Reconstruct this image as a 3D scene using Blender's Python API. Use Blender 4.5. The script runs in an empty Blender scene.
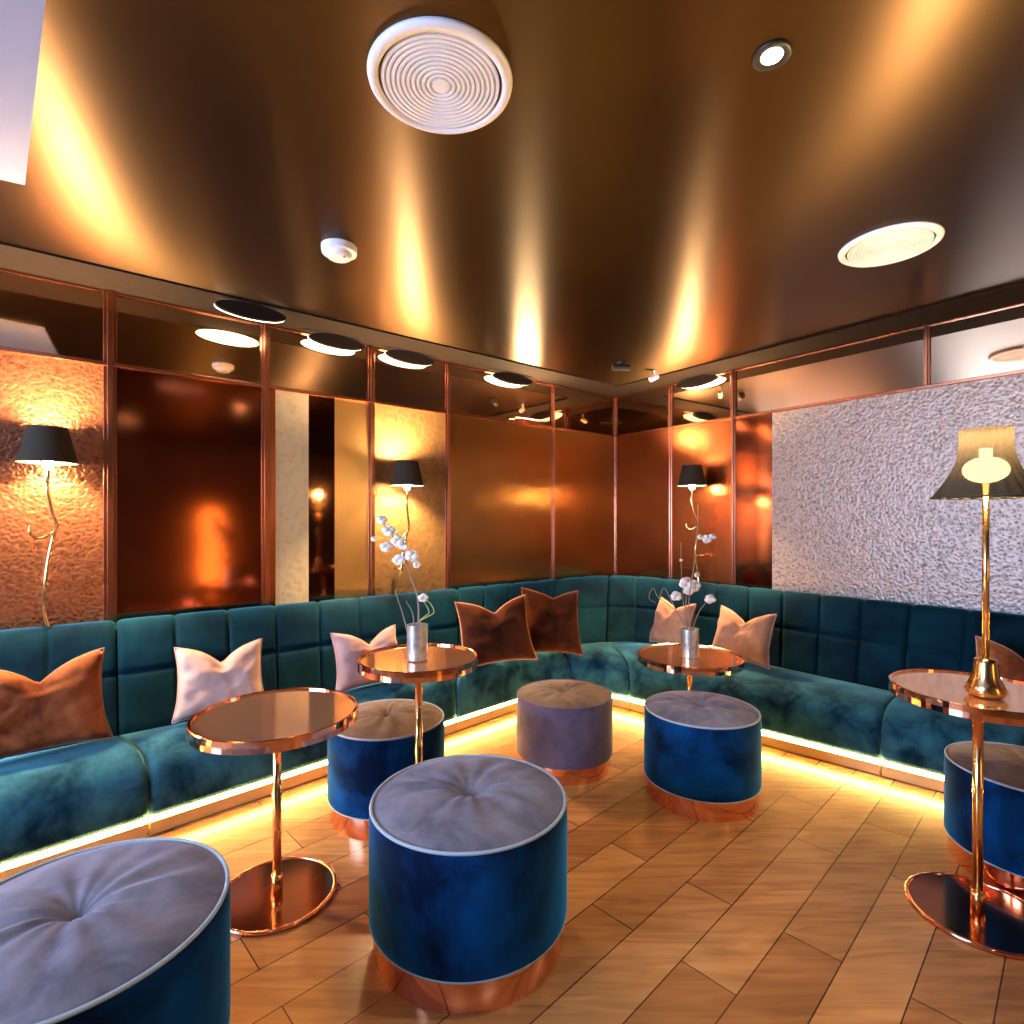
import bpy, bmesh, math, random
from mathutils import Vector, Matrix, noise
random.seed(7)
PI = math.pi
SC = bpy.context.scene
COL = SC.collection
# ------------------------------------------------------------------ camera model (used to measure the room)
F, CX, HY, EYE = 550.0, 512.0, 520.0, 1.40
CEIL = 2.664
RAIL = 2.25
def at_z(px, py, z):
    Y = (EYE - z) * F / (py - HY)
    return Vector(((px - CX) / F * Y, Y, z))
V2 = lambda x, y: Vector((x, y))
C0 = V2(1.055, 5.634)                                   # far corner of the room
DL = V2(-.780, -.6255).normalized(); NL = V2(.6255, -.780).normalized()   # left wall: direction, inward normal
DR = V2(.606, -.795).normalized(); NR = V2(-.795, -.606).normalized()     # right wall
def on_wall(px, side, dist=0.0):
    """point at distance dist in front of a wall, seen at picture column px"""
    d = V2((px - CX) / F, 1.0)
    n = NL if side == 'L' else NR
    o = C0 + n * dist
    k = o.dot(n) / d.dot(n)
    return d * k
def along(px, side):
    p = on_wall(px, side) - C0
    return p.dot(DL if side == 'L' else DR)

# ------------------------------------------------------------------ materials
def mat(name):
    m = bpy.data.materials.new(name); m.use_nodes = True
    nt = m.node_tree
    b = nt.nodes['Principled BSDF']
    return m, nt, b
def N(nt, t, **kw):
    n = nt.nodes.new(t)
    for k, v in kw.items():
        if k in n.inputs.keys(): n.inputs[k].default_value = v
        else: setattr(n, k, v)
    return n
def coords(nt, scale=(1, 1, 1), rot=(0, 0, 0)):
    tc = N(nt, 'ShaderNodeTexCoord'); mp = N(nt, 'ShaderNodeMapping')
    mp.inputs['Scale'].default_value = scale; mp.inputs['Rotation'].default_value = rot
    nt.links.new(tc.outputs['Object'], mp.inputs['Vector'])
    return mp.outputs['Vector']
def ramp(nt, fac, stops):
    r = N(nt, 'ShaderNodeValToRGB')
    el = r.color_ramp.elements
    while len(el) < len(stops): el.new(.5)
    for e, (p, c) in zip(el, stops): e.position = p; e.color = (*c, 1) if len(c) == 3 else c
    nt.links.new(fac, r.inputs['Fac'])
    return r.outputs['Color']
def bump(nt, b, h, strength, dist=.01):
    bp = N(nt, 'ShaderNodeBump', Strength=strength, Distance=dist)
    nt.links.new(h, bp.inputs['Height']); nt.links.new(bp.outputs['Normal'], b.inputs['Normal'])
def plain(name, col, rough=.5, metal=0., **kw):
    m, nt, b = mat(name)
    b.inputs['Base Color'].default_value = (*col, 1)
    b.inputs['Roughness'].default_value = rough; b.inputs['Metallic'].default_value = metal
    for k, v in kw.items():
        k = k.replace('_', ' ')
        b.inputs[k].default_value = v
    # a trace of procedural wear in the gloss
    n = N(nt, 'ShaderNodeTexNoise', Scale=18.0, Detail=3.0)
    nt.links.new(coords(nt), n.inputs['Vector'])
    mr = N(nt, 'ShaderNodeMapRange'); mr.inputs['To Min'].default_value = rough * .85; mr.inputs['To Max'].default_value = min(1, rough * 1.15)
    nt.links.new(n.outputs['Fac'], mr.inputs['Value']); nt.links.new(mr.outputs['Result'], b.inputs['Roughness'])
    return m
def velvet(name, dark, light, sheen, sw=.8, scale=5.0, contrast=(.35, .7)):
    m, nt, b = mat(name)
    v = coords(nt, (1, 1, 1))
    n1 = N(nt, 'ShaderNodeTexNoise', Scale=scale, Detail=5.0, Roughness=.6, Distortion=.35)
    nt.links.new(v, n1.inputs['Vector'])
    nt.links.new(ramp(nt, n1.outputs['Fac'], [(contrast[0], dark), (contrast[1], light)]), b.inputs['Base Color'])
    b.inputs['Roughness'].default_value = .85
    b.inputs['Specular IOR Level'].default_value = .06
    b.inputs['Sheen Weight'].default_value = sw
    b.inputs['Sheen Roughness'].default_value = .35
    b.inputs['Sheen Tint'].default_value = (*sheen, 1)
    n2 = N(nt, 'ShaderNodeTexNoise', Scale=260.0, Detail=2.0)
    nt.links.new(v, n2.inputs['Vector'])
    bump(nt, b, n2.outputs['Fac'], .15, .002)
    return m
def hammered(name, c1, c2, metal, rough, scale, strength, dist=.006):
    m, nt, b = mat(name)
    v = coords(nt, (1, 1, 1))
    w = N(nt, 'ShaderNodeTexVoronoi', Scale=scale); w.feature = 'SMOOTH_F1'
    nt.links.new(v, w.inputs['Vector'])
    n = N(nt, 'ShaderNodeTexNoise', Scale=scale * .5, Detail=4.0)
    nt.links.new(v, n.inputs['Vector'])
    mx = N(nt, 'ShaderNodeMath', operation='ADD'); nt.links.new(w.outputs['Distance'], mx.inputs[0]); nt.links.new(n.outputs['Fac'], mx.inputs[1])
    nt.links.new(ramp(nt, mx.outputs[0], [(.45, c1), (1.0, c2)]), b.inputs['Base Color'])
    b.inputs['Metallic'].default_value = metal; b.inputs['Roughness'].default_value = rough
    bump(nt, b, mx.outputs[0], strength, dist)
    return m
def glow(name, col, strength):
    m = bpy.data.materials.new(name); m.use_nodes = True
    nt = m.node_tree; nt.nodes.clear()
    e = nt.nodes.new('ShaderNodeEmission'); o = nt.nodes.new('ShaderNodeOutputMaterial')
    e.inputs[0].default_value = (*col, 1); e.inputs[1].default_value = strength
    nt.links.new(e.outputs[0], o.inputs[0])
    return m

M = {}
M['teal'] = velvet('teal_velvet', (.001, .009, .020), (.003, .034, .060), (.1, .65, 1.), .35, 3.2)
M['blue'] = velvet('blue_velvet', (.0005, .005, .024), (.001, .055, .21), (.05, .42, 1.), .9, 3.0, (.4, .7))
M['grey'] = velvet('grey_velvet', (.10, .10, .14), (.24, .235, .30), (.8, .8, 1.), .35, 6.0)
M['teal_lit'] = velvet('teal_velvet_lit', (.001, .016, .034), (.035, .16, .24), (.3, .8, 1.), .6, 5.0, (.38, .72))  # seat copy of the teal, lighter nap patches painted as highlights from above
M['mauve'] = velvet('mauve_velvet', (.10, .085, .15), (.17, .14, .22), (.7, .65, .9), .3, 6.0)
M['taupe'] = velvet('taupe_velvet', (.12, .085, .07), (.24, .18, .14), (.8, .7, .6), .3, 6.0)
M['piping'] = plain('pale_blue_piping', (.30, .38, .46), .6)
M['rust'] = velvet('rust_velvet', (.12, .03, .012), (.48, .16, .06), (1., .6, .35), .5, 5.0)
M['brown'] = velvet('dark_brown_velvet', (.022, .006, .003), (.08, .020, .009), (1., .5, .25), .3, 5.0)
M['pink'] = velvet('pale_pink_velvet', (.45, .30, .27), (.62, .44, .40), (1., .85, .8), .3, 5.0)
M['lilac'] = velvet('dusky_pink_velvet', (.34, .20, .20), (.48, .31, .31), (1., .8, .9), .3, 5.0)
M['peach'] = velvet('peach_velvet', (.42, .20, .12), (.60, .33, .21), (1., .75, .6), .3, 5.0)
M['copper'] = plain('polished_copper', (.95, .46, .30), .09, 1.)
M['copper_dark'] = plain('dark_polished_copper', (.52, .19, .10), .14, 1.)
M['trim'] = plain('copper_trim', (.55, .22, .13), .22, 1.)
M['brass'] = plain('satin_brass', (.92, .62, .28), .20, 1.)
M['top'] = plain('copper_mirror_glass', (.85, .48, .26), .08, .72)
M['mirror'] = plain('bronze_mirror', (.56, .38, .25), .035, 1.)
M['white'] = plain('white_plastic', (.76, .79, .90), .45)
M['slot'] = plain('grey_slot', (.22, .20, .22), .7)
M['black'] = plain('black_fabric', (.012, .011, .010), .7)
M['plaster'] = plain('pale_lilac_plaster', (.24, .29, .46), .7)
M['plinth'] = plain('pale_gold_plinth', (.62, .44, .20), .35, .3)
M['stem'] = plain('brown_stem', (.30, .20, .15), .6)
M['grass'] = plain('yellow_green_stem', (.45, .42, .12), .5)
M['petal'] = plain('white_petal', (.92, .88, .86), .6)
M['silver'] = hammered('crackled_silver', (.55, .55, .58), (.85, .84, .86), .8, .28, 40, .3, .002)
M['bulb'] = glow('lit_bulb', (1., .72, .36), 45)
M['led'] = glow('warm_led', (1., .62, .16), 80)
M['spot'] = glow('lit_downlight', (1., .93, .70), 60)
M['disc'] = glow('added_lens_glow', (1., .86, .60), 9.0)  # glow of the added oval lights
M['fitting'] = plain('dark_fitting', (.02, .018, .018), .4)

# ceiling: dark bronze lacquer
m, nt, b = mat('ceiling_bronze_lacquer'); M['ceil'] = m
b.inputs['Base Color'].default_value = (.088, .054, .028, 1); b.inputs['Metallic'].default_value = 1.
b.inputs['Roughness'].default_value = .37
b.inputs['Anisotropic'].default_value = .80
tg = N(nt, 'ShaderNodeTangent'); tg.direction_type = 'UV_MAP'; tg.uv_map = 'UVMap'; nt.links.new(tg.outputs[0], b.inputs['Tangent'])
M['band'] = plain('matt_dark_brown_border', (.014, .009, .007), .95, Specular_IOR_Level=.1)
# copper panels
def sheet(name, c1, c2, rough, bumpy=.0, brushed=False, aniso=0.):
    m, nt, b = mat(name)
    v = coords(nt, (1, 1, 1))
    n = N(nt, 'ShaderNodeTexNoise', Scale=2.2, Detail=4.0); nt.links.new(v, n.inputs['Vector'])
    nt.links.new(ramp(nt, n.outputs['Fac'], [(.35, c1), (.7, c2)]), b.inputs['Base Color'])
    b.inputs['Metallic'].default_value = 1.; b.inputs['Roughness'].default_value = rough
    if aniso:
        b.inputs['Anisotropic'].default_value = aniso
        tg = N(nt, 'ShaderNodeTangent'); tg.direction_type = 'RADIAL'; tg.axis = 'Z'; nt.links.new(tg.outputs[0], b.inputs['Tangent'])
        b.inputs['Anisotropic Rotation'].default_value = 0.
    if brushed:
        w = N(nt, 'ShaderNodeTexNoise', Scale=1.0, Detail=5.0)
        nt.links.new(coords(nt, (140, 140, 1.2)), w.inputs['Vector'])
        bump(nt, b, w.outputs['Fac'], bumpy, .004)
    else:
        w = N(nt, 'ShaderNodeTexNoise', Scale=55.0, Detail=3.0); nt.links.new(v, w.inputs['Vector'])
        bump(nt, b, w.outputs['Fac'], bumpy, .002)
    return m
M['p_red'] = sheet('red_copper_sheet', (.30, .085, .04), (.42, .13, .06), .10, .02)
M['p_mir'] = sheet('bronze_mirror_sheet', (.66, .38, .20), (.74, .44, .24), .03, .0)
M['p_brush'] = sheet('brushed_brass_sheet', (.40, .22, .07), (.48, .27, .09), .27, .10, True, .6)
M['p_cop'] = sheet('satin_copper_sheet', (.42, .12, .05), (.52, .175, .07), .24, .05)
M['p_ham'] = hammered('hammered_copper', (.18, .058, .028), (.40, .16, .085), .85, .30, 62, .6, .007)
M['p_gold'] = hammered('textured_gold_leaf', (.20, .11, .045), (.27, .155, .065), .6, .40, 34, .5, .008)
M['p_pew'] = hammered('textured_pewter', (.15, .115, .10), (.40, .325, .30), .4, .40, 62, .6, .006)
M['p_cream'] = hammered('cream_reflection_strip', (.50, .37, .20), (.60, .46, .26), .1, .5, 30, .5, .006)  # this sheet and the next two imitate reflections in the mirror panel
M['p_dk'] = sheet('brown_reflection_strip', (.22, .08, .04), (.28, .11, .05), .06, .0)
M['p_sgold'] = sheet('gold_reflection_strip', (.75, .44, .17), (.85, .55, .24), .30, .06)
M['p_dark'] = plain('dark_brown_wall', (.05, .02, .012), .5)
# wooden floor
m, nt, b = mat('oak_planks'); M['floor'] = m
ang = math.atan2(.69, .72)
v = coords(nt, (1, 1, 1), (0, 0, -ang))
br = N(nt, 'ShaderNodeTexBrick', Scale=1.0)
br.inputs['Mortar Size'].default_value = .0022; br.inputs['Mortar Smooth'].default_value = .1
br.inputs['Brick Width'].default_value = .98; br.inputs['Row Height'].default_value = .178
br.inputs['Color1'].default_value = (.30, .135, .048, 1); br.inputs['Color2'].default_value = (.50, .265, .105, 1)
br.inputs['Mortar'].default_value = (.06, .025, .012, 1); br.offset = .37; br.squash = 1.0
nt.links.new(v, br.inputs['Vector'])
g = N(nt, 'ShaderNodeTexNoise', Scale=1.0, Detail=6.0, Distortion=1.5); nt.links.new(coords(nt, (2.2, 22, 1), (0, 0, -ang)), g.inputs['Vector'])
g2 = N(nt, 'ShaderNodeTexNoise', Scale=2.3, Detail=3.0); nt.links.new(v, g2.inputs['Vector'])
mx = N(nt, 'ShaderNodeMixRGB', blend_type='MULTIPLY'); mx.inputs[0].default_value = .8
nt.links.new(br.outputs['Color'], mx.inputs[1])
nt.links.new(ramp(nt, g.outputs['Fac'], [(.3, (.62, .55, .5)), (.65, (1.1, 1.05, 1.))]), mx.inputs[2])
mx2 = N(nt, 'ShaderNodeMixRGB', blend_type='MULTIPLY'); mx2.inputs[0].default_value = .7
nt.links.new(mx.outputs[0], mx2.inputs[1]); nt.links.new(ramp(nt, g2.outputs['Fac'], [(.35, (.75, .68, .62)), (.65, (1.1, 1.1, 1.1))]), mx2.inputs[2])
nt.links.new(mx2.outputs[0], b.inputs['Base Color'])
b.inputs['Roughness'].default_value = .27
b.inputs['Specular IOR Level'].default_value = .55
bump(nt, b, br.outputs['Fac'], -.35, .002)

# pleated lamp shade cloth: dark, lets light through
def shade_mat(name, dens, see=0.):
    m = bpy.data.materials.new(name); m.use_nodes = True
    nt = m.node_tree; nt.nodes.clear()
    o = nt.nodes.new('ShaderNodeOutputMaterial'); mix = nt.nodes.new('ShaderNodeMixShader')
    d = nt.nodes.new('ShaderNodeBsdfDiffuse'); t = nt.nodes.new('ShaderNodeBsdfTranslucent')
    n = nt.nodes.new('ShaderNodeTexNoise'); n.inputs['Scale'].default_value = 60
    r = nt.nodes.new('ShaderNodeValToRGB'); r.color_ramp.elements[0].color = (.03, .025, .02, 1); r.color_ramp.elements[1].color = (.06, .05, .04, 1)
    nt.links.new(n.outputs['Fac'], r.inputs['Fac']); nt.links.new(r.outputs['Color'], d.inputs[0])
    t.inputs[0].default_value = (1., .85, .62, 1)
    mix.inputs[0].default_value = dens
    nt.links.new(d.outputs[0], mix.inputs[1]); nt.links.new(t.outputs[0], mix.inputs[2])
    tr = nt.nodes.new('ShaderNodeBsdfTransparent'); tr.inputs[0].default_value = (1., .9, .7, 1); m2 = nt.nodes.new('ShaderNodeMixShader'); m2.inputs[0].default_value = see
    nt.links.new(mix.outputs[0], m2.inputs[1]); nt.links.new(tr.outputs[0], m2.inputs[2]); nt.links.new(m2.outputs[0], o.inputs[0])
    return m
M['shade'] = shade_mat('black_pleated_shade', .002, .03)
M['shade2'] = shade_mat('black_shade', .0)

# ------------------------------------------------------------------ mesh helpers
def link(name, bm, m, parent=None, smooth=False, loc=None, sub=0, bev=0):
    me = bpy.data.meshes.new(name); bmesh.ops.recalc_face_normals(bm, faces=bm.faces[:]); bm.to_mesh(me); bm.free()
    if m is not None: me.materials.append(m)
    o = bpy.data.objects.new(name, me); COL.objects.link(o)
    if smooth:
        for p in me.polygons: p.use_smooth = True
    if parent is not None: o.parent = parent
    if loc is not None: o.location = loc
    if bev:
        md = o.modifiers.new('bevel', 'BEVEL'); md.width = bev; md.segments = 2; md.limit_method = 'ANGLE'
    if sub:
        md = o.modifiers.new('subd', 'SUBSURF'); md.levels = sub; md.render_levels = sub
    return o
def thing(name, label, cat, loc=(0, 0, 0), rz=0., group=None):
    o = bpy.data.objects.new(name, None); o.empty_display_size = .1; COL.objects.link(o)
    o.location = loc; o.rotation_euler = (0, 0, rz)
    o['label'] = label; o['category'] = cat
    if group: o['group'] = group
    return o
def tag(o, label, cat, group=None):
    o['label'] = label; o['category'] = cat
    if group: o['group'] = group
    return o
def struct(o): o['kind'] = 'structure'; return o
def dup(root, loc, rz=None, label=None, group=None, sc=None):
    r = root.copy(); COL.objects.link(r); r.location = loc
    if rz is not None: r.rotation_euler = (0, 0, rz)
    if sc: r.scale = sc
    if label: r['label'] = label
    if group: r['group'] = group
    for ch in list(root.children):
        c = ch.copy(); COL.objects.link(c); c.parent = r
        for g_ in ch.children:
            d = g_.copy(); COL.objects.link(d); d.parent = c
    return r
def box(bm, p, s, rz=0.):
    r = bmesh.ops.create_cube(bm, size=1)
    bmesh.ops.scale(bm, vec=s, verts=r['verts'])
    bmesh.ops.rotate(bm, cent=(0, 0, 0), matrix=Matrix.Rotation(rz, 3, 'Z'), verts=r['verts'])
    bmesh.ops.translate(bm, vec=p, verts=r['verts'])
    return r['verts']
def lathe(prof, seg=64, fn=None, bm=None):
    """prof: list of (r, z). closed when r is 0 at the ends"""
    bm = bm or bmesh.new(); rings = []
    for (r, z) in prof:
        if r < 1e-6: rings.append([bm.verts.new((0, 0, z))])
        else:
            ring = []
            for i in range(seg):
                a = 2 * PI * i / seg; rr, zz = (r, z) if fn is None else fn(r, z, a)
                ring.append(bm.verts.new((rr * math.cos(a), rr * math.sin(a), zz)))
            rings.append(ring)
    for A, B in zip(rings[:-1], rings[1:]):
        for i in range(seg):
            j = (i + 1) % seg
            if len(A) == 1 and len(B) == 1: continue
            if len(A) == 1: bm.faces.new((A[0], B[i], B[j]))
            elif len(B) == 1: bm.faces.new((A[i], A[j], B[0]))
            else: bm.faces.new((A[i], A[j], B[j], B[i]))
    return bm
def torus(R, r, z, seg=64, s2=8, bm=None):
    prof = [(R + r * math.cos(2 * PI * k / s2), z + r * math.sin(2 * PI * k / s2)) for k in range(s2 + 1)]
    bm = lathe(prof, seg, bm=bm)
    bmesh.ops.remove_doubles(bm, verts=bm.verts[:], dist=1e-6)
    return bm
def tube(pts, rads, seg=10, bm=None):
    bm = bm or bmesh.new(); pts = [Vector(p) for p in pts]; rings = []
    if not hasattr(rads, '__len__'): rads = [rads] * len(pts)
    ref = Vector((.3, .9, .2)).normalized()
    for i, p in enumerate(pts):
        t = (pts[min(i + 1, len(pts) - 1)] - pts[max(i - 1, 0)]).normalized()
        a = t.cross(ref)
        if a.length < .05: a = t.cross(Vector((1, 0, 0)))
        a.normalize(); b_ = t.cross(a).normalized()
        rings.append([bm.verts.new(p + rads[i] * (a * math.cos(2 * PI * k / seg) + b_ * math.sin(2 * PI * k / seg))) for k in range(seg)])
    for A, B in zip(rings[:-1], rings[1:]):
        for k in range(seg): bm.faces.new((A[k], A[(k + 1) % seg], B[(k + 1) % seg], B[k]))
    bm.faces.new(rings[0]); bm.faces.new(rings[-1])
    return bm
def prism(pts, z0, z1, bm=None):
    bm = bm or bmesh.new()
    a = [bm.verts.new((p[0], p[1], z0)) for p in pts]; c = [bm.verts.new((p[0], p[1], z1)) for p in pts]
    bm.faces.new(a); bm.faces.new(c); n = len(pts)
    for i in range(n): bm.faces.new((a[i], a[(i + 1) % n], c[(i + 1) % n], c[i]))
    return bm
def smoothpath(pts, k=6):
    P = [Vector(p) for p in pts]; P = [P[0] * 2 - P[1]] + P + [P[-1] * 2 - P[-2]]; out = []
    for i in range(1, len(P) - 2):
        for j in range(k):
            t = j / k; a, b_, c, d = P[i - 1], P[i], P[i + 1], P[i + 2]
            out.append(.5 * ((2 * b_) + (c - a) * t + (2 * a - 5 * b_ + 4 * c - d) * t * t + (3 * b_ - a - 3 * c + d) * t ** 3))
    out.append(P[-2]); return out

# ------------------------------------------------------------------ room shell
LL, LR = 7.6, 7.0
cA = C0 + DL * LL; cB = C0 + DR * LR; cD = C0 + DL * LL + DR * LR
shell = [C0, cA, cD, cB]
struct(link('floor', prism(shell, -.1, 0), M['floor']))
ceiling = struct(link('ceiling', prism(shell, CEIL, CEIL + .1), M['ceil']))
uvl = ceiling.data.uv_layers.new(name='UVMap')              # lacquer brushed across the room
for lp in ceiling.data.loops:
    c_ = ceiling.data.vertices[lp.vertex_index].co; uvl.data[lp.index].uv = (c_.y, c_.x)
def slab(name, a, b_, n, m, z0=0, z1=CEIL, th=.12):
    pts = [a, b_, b_ - n * th, a - n * th]
    return struct(link(name, prism(pts, z0, z1), m))
M['wallpaint'] = plain('dark_copper_paint', (.10, .035, .02), .45)
M['backpaint'] = plain('dark_umber_paint', (.10, .055, .035), .6)
wallL = slab('wall_left', C0, cA, NL, M['wallpaint'])
wallR = slab('wall_right', C0, cB, NR, M['wallpaint'])
NB = (-DR); NN = (-DL)
wallB = slab('wall_back', cB, cD, NB, M['backpaint'])
# near wall with a window opening
W0, W1, WZ0, WZ1 = .5, 3.0, .75, 2.4      # along DR from cA
nw = bmesh.new()
def wp(s): return cA + DR * s
def seg_(s0, s1, z0, z1): prism([wp(s0), wp(s1), wp(s1) - NN * .12, wp(s0) - NN * .12], z0, z1, nw)
seg_(0, W0, 0, CEIL); seg_(W1, LR, 0, CEIL); seg_(W0, W1, 0, WZ0); seg_(W0, W1, WZ1, CEIL)
struct(link('wall_near', nw, M['backpaint']))
wn = struct(link('window_1', (lambda bm: (prism([wp(W0), wp(W0 + .06), wp(W0 + .06) - NN * .08, wp(W0) - NN * .08], WZ0, WZ1, bm),
     prism([wp(W1 - .06), wp(W1), wp(W1) - NN * .08, wp(W1 - .06) - NN * .08], WZ0, WZ1, bm),
     prism([wp((W0 + W1) / 2 - .03), wp((W0 + W1) / 2 + .03), wp((W0 + W1) / 2 + .03) - NN * .08, wp((W0 + W1) / 2 - .03) - NN * .08], WZ0, WZ1, bm),
     prism([wp(W0), wp(W1), wp(W1) - NN * .08, wp(W0) - NN * .08], WZ0, WZ0 + .06, bm),
     prism([wp(W0), wp(W1), wp(W1) - NN * .08, wp(W0) - NN * .08], WZ1 - .06, WZ1, bm))[0])(bmesh.new()), M['white']))
# ceiling border next to the two panelled walls (matt)
bd = .34
innerC = C0 + NL * bd + NR * bd
link('border', prism([C0, cA, cA + NL * bd, innerC], CEIL - .012, CEIL), M['band'], ceiling)
link('border', prism([C0, innerC, cB + NR * bd, cB], CEIL - .012, CEIL), M['band'], ceiling)
# pale dropped ceiling on the left
p0 = at_z(25, 180, CEIL).to_2d()
a1 = V2(.675, -.708).normalized()
b1 = V2(-.86, -.50).normalized()
struct(link('trim_1', prism([p0, p0 + a1 * 3.6, p0 + a1 * 3.6 + b1 * 1.6, p0 + b1 * 1.6], CEIL - .02, CEIL - .0005), M['plaster']))

# wall panels, transom mirrors
def quad_panel(name, side, s0, s1, z0, z1, m, parent, th=.012, tilt=0.):
    D, n = (DL, NL) if side == 'L' else (DR, NR)
    a, b_ = C0 + D * s0, C0 + D * s1
    bm = bmesh.new(); off = math.tan(tilt) * (z1 - z0)
    v = []
    for (p, z, o1) in ((a, z0, 0), (b_, z0, 0), (b_, z1, off), (a, z1, off)):
        q = p + n * (th + o1); v.append(bm.verts.new((q.x, q.y, z)))
    w = []
    for (p, z) in ((a, z0), (b_, z0), (b_, z1), (a, z1)):
        w.append(bm.verts.new((p.x, p.y, z)))
    bm.faces.new(v); bm.faces.new(w)
    for i in range(4): bm.faces.new((v[i], v[(i + 1) % 4], w[(i + 1) % 4], w[i]))
    return link(name, bm, m, parent)
TILT = 0.0
ZT0, ZT1 = RAIL + .01, CEIL - .014
Lx = [('far', 'p_ham'), (110, 'p_red'), (265, 'p_mir'), (370.5, 'p_gold'), (446.5, 'p_brush'), (552, 'p_brush'), (615.5, None)]
sL = [LL] + [along(x, 'L') for x in (110, 265, 370.5, 446.5, 552)] + [0.0]
for i, mm in enumerate(['p_ham', 'p_red', 'p_mir', 'p_gold', 'p_brush', 'p_brush']):
    if mm == 'p_mir':
        xs = [265, 275, 308, 334, 370.5]  # cream, brown and gold strips stand for reflections in the bronze mirror panel
        for a_, b_, m3, lb in zip(xs[:-1], xs[1:], ('p_cop', 'p_cream', 'p_dk', 'p_sgold'), ('narrow copper edge strip', 'cream strip standing for a reflection', 'dark brown strip standing for a reflection', 'satin gold strip standing for a reflection')):
            o3 = quad_panel('panel', 'L', along(a_, 'L'), along(b_, 'L'), .02, RAIL, M[m3], wallL); o3['label'] = lb
        quad_panel('transom_mirror', 'L', sL[i], sL[i + 1], ZT0, ZT1, M['mirror'], wallL, .004, TILT)
        continue
    pl = quad_panel('panel', 'L', sL[i], sL[i + 1], .02, RAIL, M[mm], wallL)
    pl['label'] = {'p_ham': 'hammered copper panel', 'p_red': 'dark red copper panel', 'p_mir': 'bronze mirror panel', 'p_gold': 'textured gold panel', 'p_brush': 'brushed brass panel'}[mm]
    t = quad_panel('transom_mirror', 'L', sL[i], sL[i + 1], ZT0, ZT1, M['mirror'], wallL, .004, TILT)
sR = [0.0] + [along(x, 'R') for x in (671, 734, 773)] + [LR]
for i, mm in enumerate(['p_cop', 'p_cop', 'p_red', 'p_pew']):
    pl = quad_panel('panel', 'R', sR[i], sR[i + 1], .02, RAIL, M[mm], wallR)
    pl['label'] = {'p_cop': 'satin copper panel', 'p_red': 'dark copper mirror panel', 'p_pew': 'textured pewter grey panel'}[mm]
sRT = [0.0] + [along(x, 'R') for x in (671, 734, 927.5)] + [LR]
for i in range(4):
    quad_panel('transom_mirror', 'R', sRT[i], sRT[i + 1], ZT0, ZT1, M['mirror'], wallR, .004, TILT)
# copper trims
tn = 2
def post(side, s, z0, z1, w=.05, d=.035):
    global tn
    D, n = (DL, NL) if side == 'L' else (DR, NR)
    bm = bmesh.new(); c = C0 + D * s
    for k, (wa, dd) in enumerate(((w, d * .6), (w * .45, d))):
        a, b_ = c - D * wa / 2 + n * .0, c + D * wa / 2
        prism([a, b_, b_ + n * dd, a + n * dd], z0, z1, bm)
    struct(link('trim_%d' % tn, bm, M['trim'], bev=.003)); tn += 1
def rail(side, s0, s1, z, h=.022, d=.03):
    global tn
    D, n = (DL, NL) if side == 'L' else (DR, NR)
    a, b_ = C0 + D * s0, C0 + D * s1
    struct(link('trim_%d' % tn, prism([a, b_, b_ + n * d, a + n * d], z - h / 2, z + h / 2), M['trim'], bev=.003)); tn += 1
for s, w in zip(sL[1:-1], (.062, .055, .052, .042, .036)): post('L', s, 0, CEIL - .012, w)
post('L', .012, 0, CEIL - .012, .03, .03)
for s in sR[1:3]: post('R', s, 0, CEIL - .012, .045)
post('R', sRT[3], RAIL, CEIL - .012, .035, .03)
rail('L', .03, LL, RAIL); rail('R', .03, LR, RAIL); rail('L', .03, LL, CEIL - .02, .014, .02); rail('R', .03, LR, CEIL - .02, .014, .02)

# the wall opposite the left wall: panels that its mirrors show
def refl_on_back(px):
    d = V2((px - CX) / F, 1.0); p = on_wall(px, 'L'); r = d - 2 * d.dot(NL) * NL
    # distance to back wall plane (through cB, normal NB)
    k = (cB - p).dot(NB) / r.dot(NB)
    q = p + r * k
    return (q - cB).dot(DL)
# ------------------------------------------------------------------ ceiling fittings
def transom_to_ceiling(px, py, side):
    """where on the ceiling a tilted transom mirror looks when seen at (px, py)"""
    n2 = NL if side == 'L' else NR
    n = Vector((n2.x * math.cos(TILT), n2.y * math.cos(TILT), -math.sin(TILT)))
    p0 = Vector((C0.x, C0.y, ZT0)) + Vector((n2.x, n2.y, 0)) * .004
    d = Vector(((px - CX) / F, 1, (HY - py) / F)); o = Vector((0, 0, EYE))
    k = (p0 - o).dot(n) / d.dot(n); h = o + d * k
    r = d - 2 * d.dot(n) * n
    k2 = (CEIL - h.z) / r.z
    return h + r * k2
def ceiling_disc(x, y, r, label, name='ceiling_vent', cat='ceiling vent', group=None):
    t = thing(name, label, cat, (x, y, CEIL), 0, group)
    prof = [(0, -.014), (r * .12, -.014), (r * .125, -.008)]
    for k in range(10):
        a = r * (.15 + .068 * k)
        prof += [(a, -.006), (a + r * .010, -.014), (a + r * .046, -.014), (a + r * .054, -.006)]
    link('louvre_rings', lathe(prof, 72), M['white'], t)
    link('rim', lathe([(r * .85, -.006), (r * .86, -.016), (r * .95, -.014), (r * .99, -.008), (r * 1.0, 0), (r * .85, 0), (r * .85, -.006)], 72), M['white'], t, True)
    return t
v1 = ceiling_disc(-.205, 1.586, .207, 'large round white ringed vent above the middle of the room')
v2 = ceiling_disc(1.734, 2.53, .203, 'smaller round white vent near the right wall')
sd = thing('smoke_detector', 'small white round smoke detector on the dark ceiling', 'smoke detector', (-.80, 2.546, CEIL))
link('housing', lathe([(0, -.055), (.045, -.055), (.055, -.048), (.06, -.035), (.078, -.03), (.08, -.012), (.08, 0), (0, 0)], 40), M['white'], sd, False)
link('indicator', lathe([(0, -.058), (.006, -.057), (.006, -.05), (0, -.05)], 12), M['slot'], sd, loc=(.03, -.02, 0))
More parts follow.
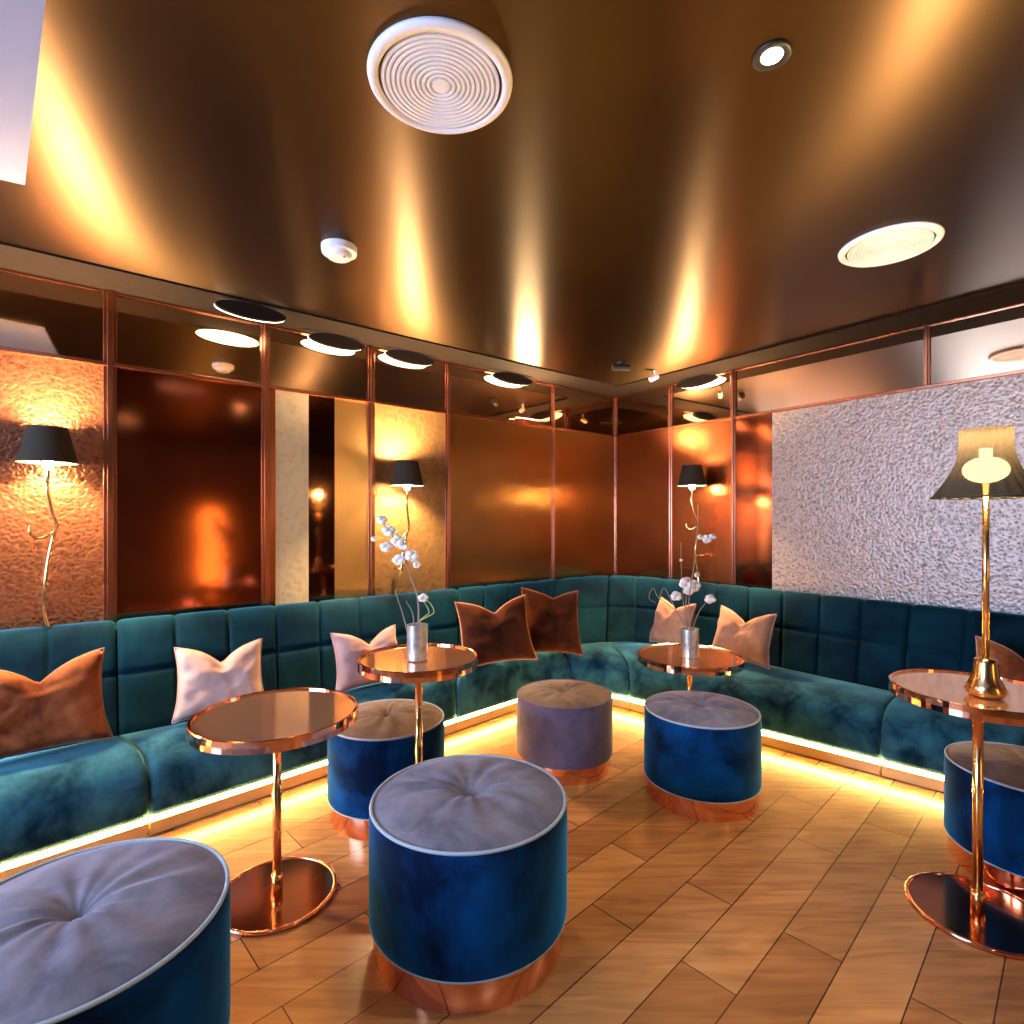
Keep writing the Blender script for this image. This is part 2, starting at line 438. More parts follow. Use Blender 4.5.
def downlight(x, y, label, power, vis=True):
    t = thing('downlight', label, 'downlight', (x, y, CEIL), 0, 'recessed ceiling downlights')
    link('rim', lathe([(.028, -.004), (.045, -.008), (.05, -.004), (.05, 0), (.028, 0), (.028, -.004)], 32), M['fitting'], t, True)
    link('lens', lathe([(0, -.006), (.027, -.004), (.027, 0), (0, 0)], 24), M['spot'], t)
    l = bpy.data.lights.new('downlight_beam', 'SPOT'); l.energy = power; l.spot_size = math.radians(110); l.spot_blend = .6
    l.color = (1., .90, .74); l.shadow_soft_size = .03
    o = bpy.data.objects.new('downlight_beam', l); COL.objects.link(o); o.location = (0, 0, -.02); o.parent = t
    return t
dl = at_z(772, 55, CEIL)
downlight(dl.x, dl.y, 'bright recessed downlight near the top right of the picture', 45)
downlight(-.5, -.15, 'recessed downlight just behind the viewer, left of centre', 32)
downlight(1.0, -.35, 'recessed downlight just behind the viewer, right of centre', 28)
# small dark spotlight and white sensor near the corner
q = at_z(621, 362, CEIL)
k_ = thing('ceiling_spotlight', 'tiny black spotlight on the ceiling by the corner', 'spotlight', (q.x, q.y, CEIL))
link('mount', lathe([(0, -.02), (.03, -.02), (.03, 0), (0, 0)], 20), M['fitting'], k_)
link('barrel', tube([(-.07, 0, -.045), (.07, 0, -.045)], .026, 14), M['fitting'], k_)
q = at_z(655, 370, CEIL)
k_ = thing('ceiling_sensor', 'tiny white sensor on the ceiling right of the black spotlight', 'sensor', (q.x, q.y, CEIL))
link('bracket', tube([(0, 0, 0), (.01, 0, -.05)], .012, 10), M['white'], k_)
link('head', tube([(-.045, -.01, -.085), (.02, .0, -.05)], .022, 12), M['white'], k_)
# added lights that make the mirrored ovals: dark housing towards the room, lit oval lens towards the wall mirrors
def added_washer(px, py, side, label, hw):
    n = NL if side == 'L' else NR
    zc = CEIL - .052; Y = (zc - EYE) * F / (HY - py)
    q = V2((px - CX) / F * Y, Y)                           # mirror image of the lens, just beyond the wall
    d = min(.30, max(.06, -(q - C0).dot(n))); p = on_wall(px, side, -d) + n * (2 * d)
    t = thing('added_wall_washer', label, 'wall washer', (p.x, p.y, CEIL - .013), math.atan2(n.y, n.x), 'added lights for the mirrored ovals')
    bm = bmesh.new(); bl = bmesh.new(); prof = []
    for k in range(40):
        a = PI * k / 40; a *= 2; prof.append((hw * math.cos(a), -.046 - .042 * math.sin(a)))
    def cap(bm, s_, x0, x1):
        A = [bm.verts.new((x0, y * s_, z * s_)) for y, z in prof]; B = [bm.verts.new((x1, y * s_, z * s_)) for y, z in prof]
        bm.faces.new(A); bm.faces.new(B); m_ = len(A)
        for k in range(m_): bm.faces.new((A[k], A[(k + 1) % m_], B[(k + 1) % m_], B[k]))
    cap(bm, 1.0, .0, .03); cap(bl, 1., -.008, -.0005)
    link('housing', bm, M['band'], t); link('lens', bl, M['disc'], t)
for w_ in [(228, 360, 'L', 'added oval light mirrored above the dark red panel', .19), (328, 347, 'L', 'added oval light mirrored above the three-strip panel', .19),
      (402, 358, 'L', 'added oval light mirrored above the textured gold panel', .20), (503, 380, 'L', 'added oval light mirrored above the first brushed panel', .21),
      (706, 382, 'R', 'added oval light mirrored above the second satin copper panel', .20)]:
    added_washer(*w_)

# ------------------------------------------------------------------ banquette
def ln(p, q, n): return [p.lerp(q, i / n) for i in range(n + 1)]
def bez(a, c, b_, n): return [a * (1 - t) ** 2 + c * 2 * t * (1 - t) + b_ * t * t for t in [i / n for i in range(n + 1)]]
def corner_path(oL, oR, set_, farL=7.3, farR=5.4):
    I = C0 + NL * oL + NR * oR
    A = I + DL * set_; Bp = I + DR * set_
    return ln(I + DL * farL, A, 80)[:-1] + bez(A, I, Bp, 30)[:-1] + ln(Bp, I + DR * farR, 80)
pB = corner_path(.045, .045, .5)
pJ = corner_path(.42, .33, .9)
fl0, fl1 = at_z(150, 838, 0).to_2d(), V2(0, 3.99)
fr0, fr1 = V2(.90, 4.01), at_z(880, 777, 0).to_2d()
fd0 = (fl0 - fl1).normalized(); fd1 = (fr1 - fr0).normalized()
pF = ln(fl1 + fd0 * 5.0, fl1, 80)[:-1] + bez(fl1, V2(.46, 4.444), fr0, 30)[:-1] + ln(fr0, fr0 + fd1 * 4.2, 80)
class Path:
    def __init__(s, pts):
        s.p = pts; s.L = [0]
        for a, b_ in zip(pts[:-1], pts[1:]): s.L.append(s.L[-1] + (b_ - a).length)
    def near(s, q):
        best = (1e9, 0)
        for i in range(len(s.p) - 1):
            a, b_ = s.p[i], s.p[i + 1]; t = max(0, min(1, (q - a).dot(b_ - a) / (b_ - a).length_squared)); c = a.lerp(b_, t)
            best = min(best, ((c - q).length, s.L[i] + t * (b_ - a).length))
        return best[1]
    def at(s, l):
        l = max(0, min(s.L[-1], l))
        for i in range(len(s.p) - 1):
            if l <= s.L[i + 1]: return s.p[i].lerp(s.p[i + 1], (l - s.L[i]) / max(1e-9, s.L[i + 1] - s.L[i]))
        return s.p[-1]
PB, PJ, PF = Path(pB), Path(pJ), Path(pF)
def K(path, pts, z):
    out = []
    for (x, y) in pts: out.append(path.near(at_z(x, y, z).to_2d()))
    return out
kB = [PB.near(on_wall(115, 'L', .045))] + [PB.near(on_wall(456, 'L', .045))] + [PB.near(at_z(545, 577, .85).to_2d())] + [PB.near(at_z(612, 577, .85).to_2d())] + [PB.near(on_wall(915, 'R', .045))]
kJ = [PJ.near(on_wall(119, 'L', .42))] + [PJ.near(on_wall(461, 'L', .42))] + K(PJ, [(545, 652), (606, 642)], .34) + [PJ.near(on_wall(900, 'R', .33))]
kF = K(PF, [(150, 838), (459, 734), (572, 702), (629, 711), (880, 777)], 0)
kB = [kB[0] - 2.2] + kB + [kB[-1] + 2.0]; kJ = [kJ[0] - 2.2] + kJ + [kJ[-1] + 2.0]; kF = [kF[0] - 2.2] + kF + [kF[-1] + 2.0]
seatP = [(-.015, .10), (-.02, .325), (-.01, .338), (.18, .362), (.45, .372), (.70, .366), (.86, .350), (.95, .318), (1.005, .265), (1.02, .19), (1.015, .12), (.98, .088), (.5, .085)]
backP = [(.0, .20), (.0, .60), (.0, .835), (.04, .856), (.16, .866), (.30, .862), (.40, .845), (.47, .812), (.53, .765), (.60, .70), (.655, .645), (.672, .625), (.682, .614), (.69, .606), (.70, .596), (.715, .58), (.75, .55), (.82, .48), (.92, .39), (1.0, .325), (.98, .24), (.5, .20)]
def loft(k, kind):
    """one banquette section between knots k and k+1"""
    lb, lj, lf = [(P[k], P[k + 1]) for P in (kB, kJ, kF)]
    Lm = {'seat': (lj[1] - lj[0] + lf[1] - lf[0]) / 2, 'back': (lb[1] - lb[0])}[kind]
    n = max(14, int(Lm / (.022 if kind == 'seat' else .008))); nc = max(1, round(Lm / .27))
    bm = bmesh.new(); rings = []
    ts = [.004 / Lm, .008 / Lm, .016 / Lm, .03 / Lm] + [(.03 + (Lm - .06) * i / n) / Lm for i in range(1, n)] + [1 - .03 / Lm, 1 - .016 / Lm, 1 - .008 / Lm, 1 - .004 / Lm]
    for t in ts:
        Bq, Jq, Fq = PB.at(lb[0] + t * (lb[1] - lb[0])), PJ.at(lj[0] + t * (lj[1] - lj[0])), PF.at(lf[0] + t * (lf[1] - lf[0]))
        e = min(t, 1 - t) * Lm
        ins = .022 * max(0, 1 - e / .03) ** 2
        ring = []
        prof = seatP if kind == 'seat' else backP
        cz = sum(p[1] for p in prof) / len(prof)
        for (a, z) in prof:
            A, Bb = (Jq, Fq) if kind == 'seat' else (Bq, Jq)
            q = A.lerp(Bb, a); dn = (Bb - A).normalized()
            if kind == 'seat':
                if a > .0 and z > .3: z += .006 * math.sin(3.1 * a) * math.sin(PI * t) + .004 * noise.noise(Vector((q.x * 4, q.y * 4, 0)))
                if a > 0: q = q - dn * ins * (1 if a > .8 else 0); z = z - ins * (1 if z > .3 else 0)
            else:
                ph = (t * nc) % 1.0; ph = min(ph, 1 - ph) / nc * Lm
                g_ = .013 * math.exp(-(ph / .011) ** 2) if 0.02 < t < .98 else 0
                h_ = .013 * math.exp(-((z - .61) / .012) ** 2)
                puff = .006 * math.sin(PI * min(1, ph / .135) * .5) - .004
                if a > .38 and z > .28:
                    q = q + dn * (puff - max(g_, h_) - ins)
                elif z > .8: z = z - g_ * .6 - ins * .8 + puff * .4
            ring.append(bm.verts.new((q.x, q.y, z)))
        rings.append(ring)
    m_ = len(rings[0])
    for A, Bb in zip(rings[:-1], rings[1:]):
        for i in range(m_): bm.faces.new((A[i], A[(i + 1) % m_], Bb[(i + 1) % m_], Bb[i]))
    bm.faces.new(rings[0]); bm.faces.new(rings[-1])
    return bm
def strip(k, aoff0, aoff1, z0, z1):
    lf = (kF[k], kF[k + 1]); lj = (kJ[k], kJ[k + 1]); n = 24; bm = bmesh.new(); R = []
    for i in range(n + 1):
        t = .003 + .994 * i / n; Fq = PF.at(lf[0] + t * (lf[1] - lf[0])); Jq = PJ.at(lj[0] + t * (lj[1] - lj[0])); dn = (Fq - Jq).normalized()
        a, b_ = Fq + dn * aoff0, Fq + dn * aoff1
        R.append([bm.verts.new((a.x, a.y, z0)), bm.verts.new((b_.x, b_.y, z0)), bm.verts.new((b_.x, b_.y, z1)), bm.verts.new((a.x, a.y, z1))])
    for A, Bb in zip(R[:-1], R[1:]):
        for i in range(4): bm.faces.new((A[i], A[(i + 1) % 4], Bb[(i + 1) % 4], Bb[i]))
    bm.faces.new(R[0]); bm.faces.new(R[-1])
    return bm
BL = ['teal velvet banquette section at far left, below the hammered copper panel', 'long teal velvet banquette section under the red and mirrored panels on the left',
      'teal velvet banquette section left of the corner, holding the two brown pillows', 'short teal velvet banquette section curving through the corner',
      'long dark teal velvet banquette section on the right with the peach pillows', 'dark teal velvet banquette section at far right behind the table lamp']
for k in range(6):
    o = thing('banquette_section', BL[k], 'banquette', (0, 0, 0), 0, 'tufted banquette sections along two walls')
    c = PF.at((kF[k] + kF[k + 1]) / 2)
    off = Vector((-c.x, -c.y, 0)); o.location = (c.x, c.y, 0)
    def mv(bm): bmesh.ops.translate(bm, vec=off, verts=bm.verts[:]); return bm
    link('seat', mv(loft(k, 'seat')), M['teal_lit'], o, True)
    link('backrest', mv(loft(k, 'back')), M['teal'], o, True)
    link('plinth', mv(strip(k, -.10, -.012, 0.004, .062)), M['plinth'], o)
    link('led_strip', mv(strip(k, -.045, -.014, .064, .080)), M['led'], o)

# ------------------------------------------------------------------ stools
def make_stool(label, side='blue', topm='grey', group='round velvet stools'):
    t = thing('round_stool', label, 'stool', (0, 0, 0), 0, group)
    r, h = .325, .46
    prof = [(r * .985, .100), (r * .998, .108), (r, .13), (r * .999, .25), (r, .40), (r * .995, h - .012), (r * .98, h)]
    link('body', lathe(prof, 96), M[side], t, True)
    def fold(rr, z, a):
        f = rr / r
        w = max(0, math.sin(PI * min(1, f * 1.02)))
        z = z + .0035 * w * math.sin(7 * a + 2.0 * math.sin(2 * a)) + .0025 * w * math.sin(13 * a + 1.3) + .006 * noise.noise(Vector((rr * 7 * math.cos(a), rr * 7 * math.sin(a), 2.3)))* (1 - f ** 6)
        return rr, z
    prof = [(0, h - .012), (.010, h - .012)]
    for i in range(1, 26):
        f = i / 25
        z = h + .034 * (1 - f ** 3.2) - .046 * math.exp(-(f / .13) ** 1.3)
        prof.append((r * .965 * f, z))
    prof.append((r * .972, h - .01))
    link('seat_cushion', lathe(prof, 96, fold), M[topm], t, True)
    link('piping', torus(r * .978, .0055, h + .001, 96), M['piping'], t, True)
    link('button', lathe([(0, h - .004), (.010, h - .006), (.014, h - .012), (.012, h - .02)], 20), M[topm], t, True)
    link('hem_piping', torus(r * .985, .004, .101, 96), M['piping'], t, True)
    link('base_band', lathe([(0, 0), (r * .95, 0), (r * .955, .004), (r * .955, .098), (r * .9, .1), (0, .1)], 96), M['copper'], t, True)
    for o in t.children:
        if o.name.startswith('base_band'):
            md = o.modifiers.new('es', 'EDGE_SPLIT'); md.split_angle = math.radians(40)
    return t
sA = make_stool('large blue velvet stool with grey top at the front centre')
sA.location = (-.145, 1.87, 0); sA.scale = (1.02, 1.02, 1.)
dup(sA, (-1.03, 1.30, 0), 1.0, 'grey topped blue velvet stool cut off by the lower left corner', sc=(1, 1, 1))
def sc_(s, hz): return (s, s, hz)
def respool(src, **mm):
    for o in src.children:
        base = o.name.split('.')[0]
        if base in mm: o.data = o.data.copy(); o.data.materials[0] = M[mm[base]]
sE = dup(sA, (-.603, 2.66, 0), 2.1, 'blue stool with taupe top behind the copper table, left of the middle', sc=sc_(.845, .96)); respool(sE, seat_cushion='taupe', button='taupe')
sD = dup(sA, (.965, 2.81, 0), 3.0, 'blue velvet stool with shiny copper base standing right of centre', sc=sc_(.87, .95))
sCs = dup(sA, (.300, 3.155, 0), 4.2, 'all mauve grey velvet stool in the middle before the banquette corner', sc=sc_(.84, .88)); respool(sCs, body='mauve', seat_cushion='taupe', button='taupe', piping='mauve', hem_piping='mauve')
sF = dup(sA, (2.07, 2.20, 0), 5.0, 'blue velvet stool at the right edge behind the lamp table', sc=sc_(.83, .88)); respool(sF, seat_cushion='taupe', button='taupe')

# ------------------------------------------------------------------ tables
def make_table(label, x, y, z, r, br=.21):
    t = thing('side_table', label, 'table', (x, y, 0), 0, 'round copper pedestal tables')
    link('base_disc', lathe([(0, 0), (br, 0), (br, .010), (br * .985, .014), (br * .96, .012), (0, .012)], 80), M['copper_dark'], t, False)
    link('base_rim', torus(br * .985, .007, .010, 80), M['copper'], t, True)
    link('pole', lathe([(0, .012), (.0155, .012), (.0155, z - .03), (0, z - .03)], 24), M['brass'], t, True)
    link('collar', lathe([(0, .012), (.020, .012), (.020, .075), (.0165, .08), (0, .08)], 24), M['brass'], t, True)
    link('tabletop', lathe([(0, z - .030), (r * .3, z - .030), (r * .97, z - .026), (r * .97, z - .006), (0, z - .006)], 96), M['top'], t, False)
    link('rim', lathe([(r * .965, z - .040), (r, z - .040), (r * 1.003, z - .02), (r, z), (r * .985, z + .002), (r * .965, z), (r * .965, z - .040)], 96), M['copper'], t, False)
    return t
T1 = make_table('copper side table with empty top at front left', -.878, 2.055, .685, .292)
T2 = make_table('copper side table holding a vase, left of centre', -.388, 2.29, .832, .245, .15)
T3 = make_table('copper side table holding a vase, behind the blue stool right of centre', 1.054, 3.26, .600, .302, .175)
T4 = make_table('copper side table at the right edge carrying the tall lamp', 1.656, 1.955, .80, .262)

# ------------------------------------------------------------------ vases and branches
def make_vase(x, y, z, r, h, label):
    t = thing('vase', label, 'vase', (x, y, z))
    link('body', lathe([(0, 0), (r * .98, 0), (r, .004), (r, h * .5), (r, h), (r * .93, h), (r * .93, .012), (0, .012)], 40), M['silver'], t, False)
    return t
def blossom(p, s, parent):
    bm = bmesh.new()
    for k in range(5):
        a = 2 * PI * k / 5 + p[0] * 9
        r_ = bmesh.ops.create_icosphere(bm, subdivisions=2, radius=s * .62)
        bmesh.ops.scale(bm, vec=(1, .85, .8), verts=r_['verts'])
        bmesh.ops.translate(bm, vec=(s * .45 * math.cos(a), s * .3 * math.sin(a * 1.7), s * .42 * math.sin(a)), verts=r_['verts'])
    bmesh.ops.translate(bm, vec=p, verts=bm.verts[:])
    return link('blossom', bm, M['petal'], parent, True)
def px_off(px, py, Y, base):
    """picture point at depth Y, relative to base"""
    return Vector(((px - CX) / F * Y - base[0], Y - base[1], EYE + (HY - py) / F * Y - base[2]))
BR = [0]
def branch(base, Y, pts, rad, label, blossoms, m, name='blossom_branch', cat='branch', group=None):
    BR[0] += 1; Y = Y + (-.028, -.014, 0, .014, .026, -.04, .004, -.018, .022, .034, -.036)[BR[0] - 1]
    t = thing(name, label, cat, base, 0, group)
    x0, y0_ = pts[0][0], pts[0][1]; b_ = px_off(x0, y0_, Y, base)
    P = [Vector((b_.x * .8, b_.y, .016))] + [px_off(x, y, Y + dy, base) for (x, y, dy) in pts]
    sp = smoothpath(P, 6); n = len(sp)
    link('stem', tube(sp, [rad * (1 - .6 * i / n) for i in range(n)], 8), M[m], t, True)
    for (x, y, s) in blossoms: blossom(px_off(x, y, Y, base), s * Y / F, t)
    return t
# left vase
Y2 = 2.25
vb = at_z(417.5, HY + (EYE - .83) * F / Y2, .83); vb.z = .831
make_vase(vb.x, vb.y, vb.z, .042, .142, 'silver cylinder vase on the table left of centre')
b0 = (vb.x, vb.y, vb.z + .0)
branch(b0, Y2, [(418, 640, 0), (418, 600, 0), (410, 575, 0), (403, 552, 0), (394, 538, 0), (381, 521, 0)], .0045, 'tall white blossom branch leaning left in the left vase',
       [(382, 520, 5.5), (389, 531, 6.5), (386, 547, 6), (398, 541, 7), (399, 560, 6.5), (412, 556, 7), (404, 546, 5), (417, 565, 4), (423, 598, 5), (374, 539, 3)], 'stem', group='stems in the left vase')
branch(b0, Y2, [(409, 640, 0), (403, 615, 0), (395, 591, 0)], .0035, 'short bare twig leaning left in the left vase', [], 'stem', 'bare_twig', 'twig', 'stems in the left vase')
branch(b0, Y2, [(414, 640, 0), (413, 615, 0), (406, 601, 0)], .0035, 'short bare upright twig in the left vase, beside the blossom branch', [], 'stem', 'bare_twig', 'twig', 'stems in the left vase')
for j, (dx, lab) in enumerate(((0, 'outer looped yellow green grass blade in the left vase'), (-5, 'inner looped yellow green grass blade in the left vase'))):
    branch(b0, Y2, [(418, 642, 0), (419, 623, 0), (427 + dx * .6, 617, 0), (434 + dx, 612, 0), (429 + dx, 602, .01), (422 + dx * .4, 601, .02)], .003, lab, [], 'grass', 'grass_blade', 'grass blade', 'stems in the left vase')
# right vase
Y3 = 3.24
vb = at_z(690, HY + (EYE - .596) * F / Y3, .596); vb.z = .595
make_vase(vb.x, vb.y, vb.z, .050, .166, 'silver cylinder vase on the table right of centre')
b0 = tuple(vb)
branch(b0, Y3, [(690, 630, 0), (689, 600, 0), (694, 565, 0), (697, 535, 0), (698, 505, 0)], .0045, 'tall thin blossom branch rising from the right vase',
       [(707, 539, 5), (712, 537, 4), (700, 537, 3)], 'stem', group='stems in the right vase')
branch(b0, Y3, [(687, 630, 0), (686, 600, 0), (690, 580, 0)], .0045, 'short branch with clustered white blossoms in the right vase',
       [(686, 583, 7), (694, 586, 7), (689, 590, 6), (676, 596, 5.5), (697, 575, 3)], 'stem', group='stems in the right vase')
branch(b0, Y3, [(693, 630, 0), (699, 612, 0), (709, 599, 0)], .004, 'short branch with one white blossom leaning right in the right vase', [(710, 599, 5.5)], 'stem', group='stems in the right vase')
for j, (ex, lab) in enumerate(((653, 'left looped grass blade in the right vase'), (664, 'left inner looped grass blade in the right vase'))):
    branch(b0, Y3, [(687, 632, 0), (677, 612, 0), (ex + 6, 598, 0), (ex, 588, 0), (ex - 4, 598, .02), (ex + 3, 603, .03)], .003, lab, [], 'stem', 'grass_blade', 'grass blade', 'stems in the right vase')
branch(b0, Y3, [(687, 632, 0), (683, 600, 0), (681, 560, 0), (681, 542, 0)], .0025, 'thin upright twig with one tiny bud in the right vase', [(681, 560, 1.6)], 'stem', 'bare_twig', 'twig', 'stems in the right vase')

# ------------------------------------------------------------------ lamps
def shade_bm(rb, rt, z0, z1, pleats=0, flare=0.):
    bm = bmesh.new(); n = 10; prof = []
    for i in range(n + 1):
        t = i / n; r = rb + (rt - rb) * t - flare * math.sin(PI * t) * (rb - rt); prof.append((r, z0 + (z1 - z0) * t))
    def fn(r, z, a): return r * (1 + (.018 * math.sin(pleats * a) if pleats else 0)), z
    return lathe(prof, 96 if not pleats else pleats * 6, fn)
def lamp_light(parent, z, power, rad=.028, col=(1., .66, .32)):
    l = bpy.data.lights.new('lamp_glow', 'POINT'); l.energy = power; l.color = col; l.shadow_soft_size = rad
    o = bpy.data.objects.new('lamp_glow', l); COL.objects.link(o); o.location = (0, 0, z); o.parent = parent
def bulb_bm(z, r=.022):
    return lathe([(0, z - r * 1.3), (r * .6, z - r * 1.1), (r, z - r * .3), (r, z + r * .2), (r * .7, z + r), (r * .4, z + r * 1.7), (r * .4, z + r * 2.2), (0, z + r * 2.2)], 20)
tl = thing('table_lamp', 'tall brass table lamp with black pleated shade on the right table', 'lamp', (1.628, 1.89, .795))
link('base', lathe([(0, 0), (.040, 0), (.052, .008), (.060, .02), (.048, .045), (.036, .075), (.033, .115), (.030, .128), (.012, .132), (0, .132)], 40), M['brass'], tl, True)
link('pole', lathe([(0, .13), (.010, .13), (.010, .74), (0, .74)], 20), M['brass'], tl, True)
link('bulb', lathe([(0, .732)] + [(.064 * math.sin(PI * k / 12), .777 - .045 * math.cos(PI * k / 12)) for k in range(1, 12)] + [(.018, .826), (.018, .85), (0, .85)], 36), M['bulb'], tl, True)
link('lamp_shade', shade_bm(.150, .072, .682, .918, 22, .35), M['shade'], tl, True)
link('shade_trim', torus(.151, .003, .683, 96), M['black'], tl, True)
lamp_light(tl, .775, 22, .05); lamp_light(tl, .90, 62, .04)
def sconce(side, px, dist, zb, label):
    p = on_wall(px, side, dist); n = NL if side == 'L' else NR
    rz = math.atan2(n.y, n.x)
    t = thing('wall_lamp', label, 'wall lamp', (p.x, p.y, zb), rz, 'branch stemmed wall lamps')
    link('lamp_shade', shade_bm(.118, .078, 0, .175, 0, .0), M['shade2'], t, True)
    link('bulb', bulb_bm(-.004, .024), M['bulb'], t, True)
    x0 = -(dist - .03)
    pts = [(0, 0, .06), (.0, .0, -.06), (.004, -.004, -.12), (-.01, .012, -.22), (-.03, .03, -.30), (-.05, .02, -.36), (-.06, .0, -.48), (-.062, -.012, -.60), (x0 * .6, -.02, -.72), (x0 * .6, .0, -.84)]
    link('stem', tube(smoothpath(pts, 6), .0085, 10), M['brass'], t, True)
    link('hook', tube(smoothpath([(-.045, .02, -.34), (-.03, -.03, -.37), (-.02, -.065, -.35), (-.02, -.07, -.31)], 6), [.006] * 18 + [.004], 8), M['brass'], t, True)
    link('wall_plate', tube([(x0, -.01, -.60), (-.06, -.01, -.60)], .012, 12), M['brass'], t, True)
    lamp_light(t, -.012, 17, .026); lamp_light(t, .118, 200, .045)
    return t
sconce('L', 48, .20, 1.68, 'wall lamp with black shade on the hammered copper panel')
sconce('L', 407, .20, 1.645, 'wall lamp with black shade on the textured gold panel')
sconce('R', 692, .20, 1.69, 'wall lamp with black shade on the satin copper panel')
# added unseen amber column, placed for its reflection in the dark red panel
u = refl_on_back(207)
pc = cB + DL * u + NB * .35
al = thing('added_column_lamp', 'added amber column lamp out of view, mirrored in the dark red panel', 'lamp', (pc.x, pc.y, 0))
link('base', lathe([(0, 0), (.17, 0), (.17, .03), (.05, .05), (.03, .30), (0, .30)], 32), M['brass'], al, True)
link('lamp_shade', lathe([(0, .30), (.13, .30), (.17, .6), (.15, 1.0), (.18, 1.35), (.14, 1.6), (0, 1.6)], 32), glow('added_amber_glow', (1., .50, .12), 5.0), al, True)

# added light bar on the copper rail, makes the ceiling streak near the corner
pu = on_wall(528, 'L', .055); ul = thing('added_uplight', 'slim brass light bar added on the copper rail for the ceiling streak', 'added_uplight', (pu.x, pu.y, RAIL + .011), math.atan2(NL.y, NL.x))
bm = bmesh.new(); box(bm, (-.005, 0, .012), (.05, .26, .022)); link('housing', bm, M['trim'], ul, bev=.003)
bm = bmesh.new(); box(bm, (-.005, 0, .0245), (.03, .24, .003)); link('lens', bm, M['bulb'], ul)
l = bpy.data.lights.new('added_uplight_glow', 'AREA'); l.shape = 'RECTANGLE'; l.size = .03; l.size_y = .24; l.energy = 26; l.color = (1., .68, .34)
o = bpy.data.objects.new('added_uplight_glow', l); COL.objects.link(o); o.parent = ul; o.location = (-.005, 0, .03); o.rotation_euler = (PI, math.radians(28), 0)

# ------------------------------------------------------------------ pillows
def pillow_bm(w, h, T, chop, seed):
    bm = bmesh.new(); n = 26; G = {}
    for s in (1, -1):
        for i in range(n + 1):
            for j in range(n + 1):
                edge = i in (0, n) or j in (0, n)
                if s == -1 and edge: G[s, i, j] = G[1, i, j]; continue
                u = -1 + 2 * i / n; v = -1 + 2 * j / n
                x = w / 2 * u * (1 - .13 * (1 - v * v)); z = h / 2 * v * (1 - .11 * (1 - u * u))
                th = T / 2 * (max(0, 1 - u ** 4) * max(0, 1 - v ** 4)) ** .42
                top = max(0, (v + .1) / 1.1) ** 1.3
                z -= chop * math.exp(-(abs(u - .06 * seed % .1) / .36) ** 1.25) * top
                th *= 1 - .35 * math.exp(-(u / .2) ** 2) * top
                x *= 1 - .07 * top * (1 - chop) 
                nz = noise.noise(Vector((u * 2.2 + seed, v * 2.2, s * 2))) * .014 + noise.noise(Vector((u * 6 + seed, v * 5, s))) * .005
                y = -s * (th + nz * (0 if edge else 1) * min(1, th * 25))
                G[s, i, j] = bm.verts.new((x, y, z + h / 2))
    for s in (1, -1):
        for i in range(n):
            for j in range(n):
                f = (G[s, i, j], G[s, i + 1, j], G[s, i + 1, j + 1], G[s, i, j + 1])
                bm.faces.new(f if s == 1 else f[::-1])
    edge = [G[1, i, 0].co.copy() for i in range(n)] + [G[1, n, j].co.copy() for j in range(n)] + [G[1, i, n].co.copy() for i in range(n, 0, -1)] + [G[1, 0, j].co.copy() for j in range(n, -1, -1)]
    return bm, edge
def pillow(px, side, dist, size, h, label, m, pm, yaw=0., lean=.30, roll=0., chop=.085, T=.15, zb=.392, seed=1):
    p = on_wall(px, side, dist); n = NL if side == 'L' else NR
    rz = math.atan2(n.y, n.x) + PI / 2 + yaw
    t = thing('pillow', label, 'pillow', (p.x, p.y, zb), rz, 'velvet throw pillows on the banquette')
    t.rotation_euler = (-lean, roll, rz)
    bm, edge = pillow_bm(size, h, T, chop, seed)
    link('cover', bm, M[m], t, True)
    link('piping', tube(edge, .0045, 6), M[pm], t, True)
    return t
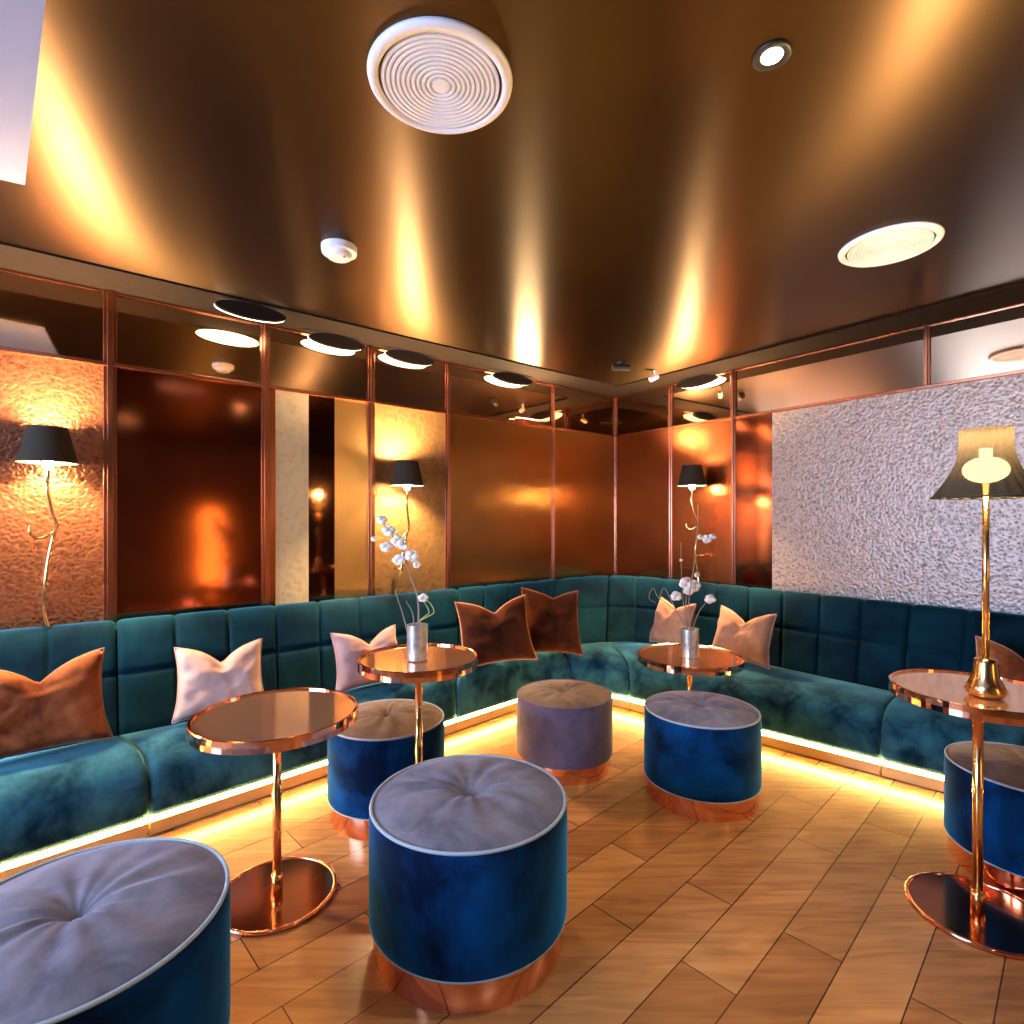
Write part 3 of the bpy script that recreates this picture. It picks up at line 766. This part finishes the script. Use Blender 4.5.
LPIL = [
 (36, 'L', .62, .54, .42, 'rust brown velvet pillow at the far left end of the banquette', 'rust', 'peach', .1, .30, 0., .10),
 (222, 'L', .58, .44, .37, 'pale pink velvet pillow behind the empty copper table', 'pink', 'pink', -.1, .30, 0., .09),
 (372, 'L', .60, .46, .35, 'dusky pink velvet pillow behind the left vase', 'lilac', 'pink', .05, .30, 0., .09),
 (500, 'L', .70, .56, .47, 'dark brown velvet pillow with copper edge, left one of the corner pair', 'brown', 'peach', -.35, .30, -.06, .09),
 (552, 'L', .72, .50, .50, 'dark brown velvet pillow nearest the corner, right one of the pair', 'brown', 'rust', -.40, .30, .08, .05),
 (667, 'R', .62, .42, .38, 'peach velvet pillow behind the right vase', 'peach', 'pink', -.2, .30, 0., .08),
 (738, 'R', .60, .48, .38, 'peach velvet pillow right of the right vase, leaning against the back', 'peach', 'pink', -.1, .30, 0., .10),
 (1022, 'R', .58, .44, .40, 'rust brown velvet pillow at the far right behind the table lamp', 'rust', 'peach', 0., .30, 0., .09)]
for i, (px, sd_, ds, sz, h, lab, m_, pm, yaw, lean, roll, chop) in enumerate(LPIL):
    pillow(px, sd_, ds, sz, h, lab, m_, pm, yaw, lean, roll, chop, seed=i + 1)

# ------------------------------------------------------------------ light
def area(name, loc, target, sx, sy, power, col):
    l = bpy.data.lights.new(name, 'AREA'); l.shape = 'RECTANGLE'; l.size = sx; l.size_y = sy; l.energy = power; l.color = col
    o = bpy.data.objects.new(name, l); COL.objects.link(o); o.location = loc
    o.rotation_euler = (Vector(target) - Vector(loc)).to_track_quat('-Z', 'Z').to_euler()
    return o
wc = wp((W0 + W1) / 2) - NN * .15
area('window_daylight', (wc.x, wc.y, (WZ0 + WZ1) / 2), (wc.x + NN.x, wc.y + NN.y, (WZ0 + WZ1) / 2 - .1), W1 - W0, WZ1 - WZ0, 330, (.52, .68, 1.))
w = bpy.data.worlds.new('World'); SC.world = w; w.use_nodes = True
w.node_tree.nodes['Background'].inputs[0].default_value = (.5, .6, .9, 1); w.node_tree.nodes['Background'].inputs[1].default_value = .3

cam = bpy.data.cameras.new('camera'); co = bpy.data.objects.new('camera', cam); COL.objects.link(co)
co.location = (0, 0, EYE); co.rotation_euler = (PI / 2, 0, 0)
cam.sensor_width = 36; cam.lens = F / 1024 * 36; cam.shift_y = (HY - 512) / 1024; cam.clip_start = .02
SC.camera = co
SC.view_settings.view_transform = 'Standard'; SC.view_settings.look = 'None'; SC.view_settings.gamma = 1.0; SC.view_settings.use_curve_mapping = False
SC.view_settings.exposure = 0.70
SC.cycles.max_bounces = 8; SC.cycles.glossy_bounces = 5; SC.cycles.diffuse_bounces = 3
SC.cycles.caustics_reflective = True; SC.cycles.blur_glossy = 1.5; SC.cycles.sample_clamp_indirect = 20.0
SC.cycles.use_denoising = True
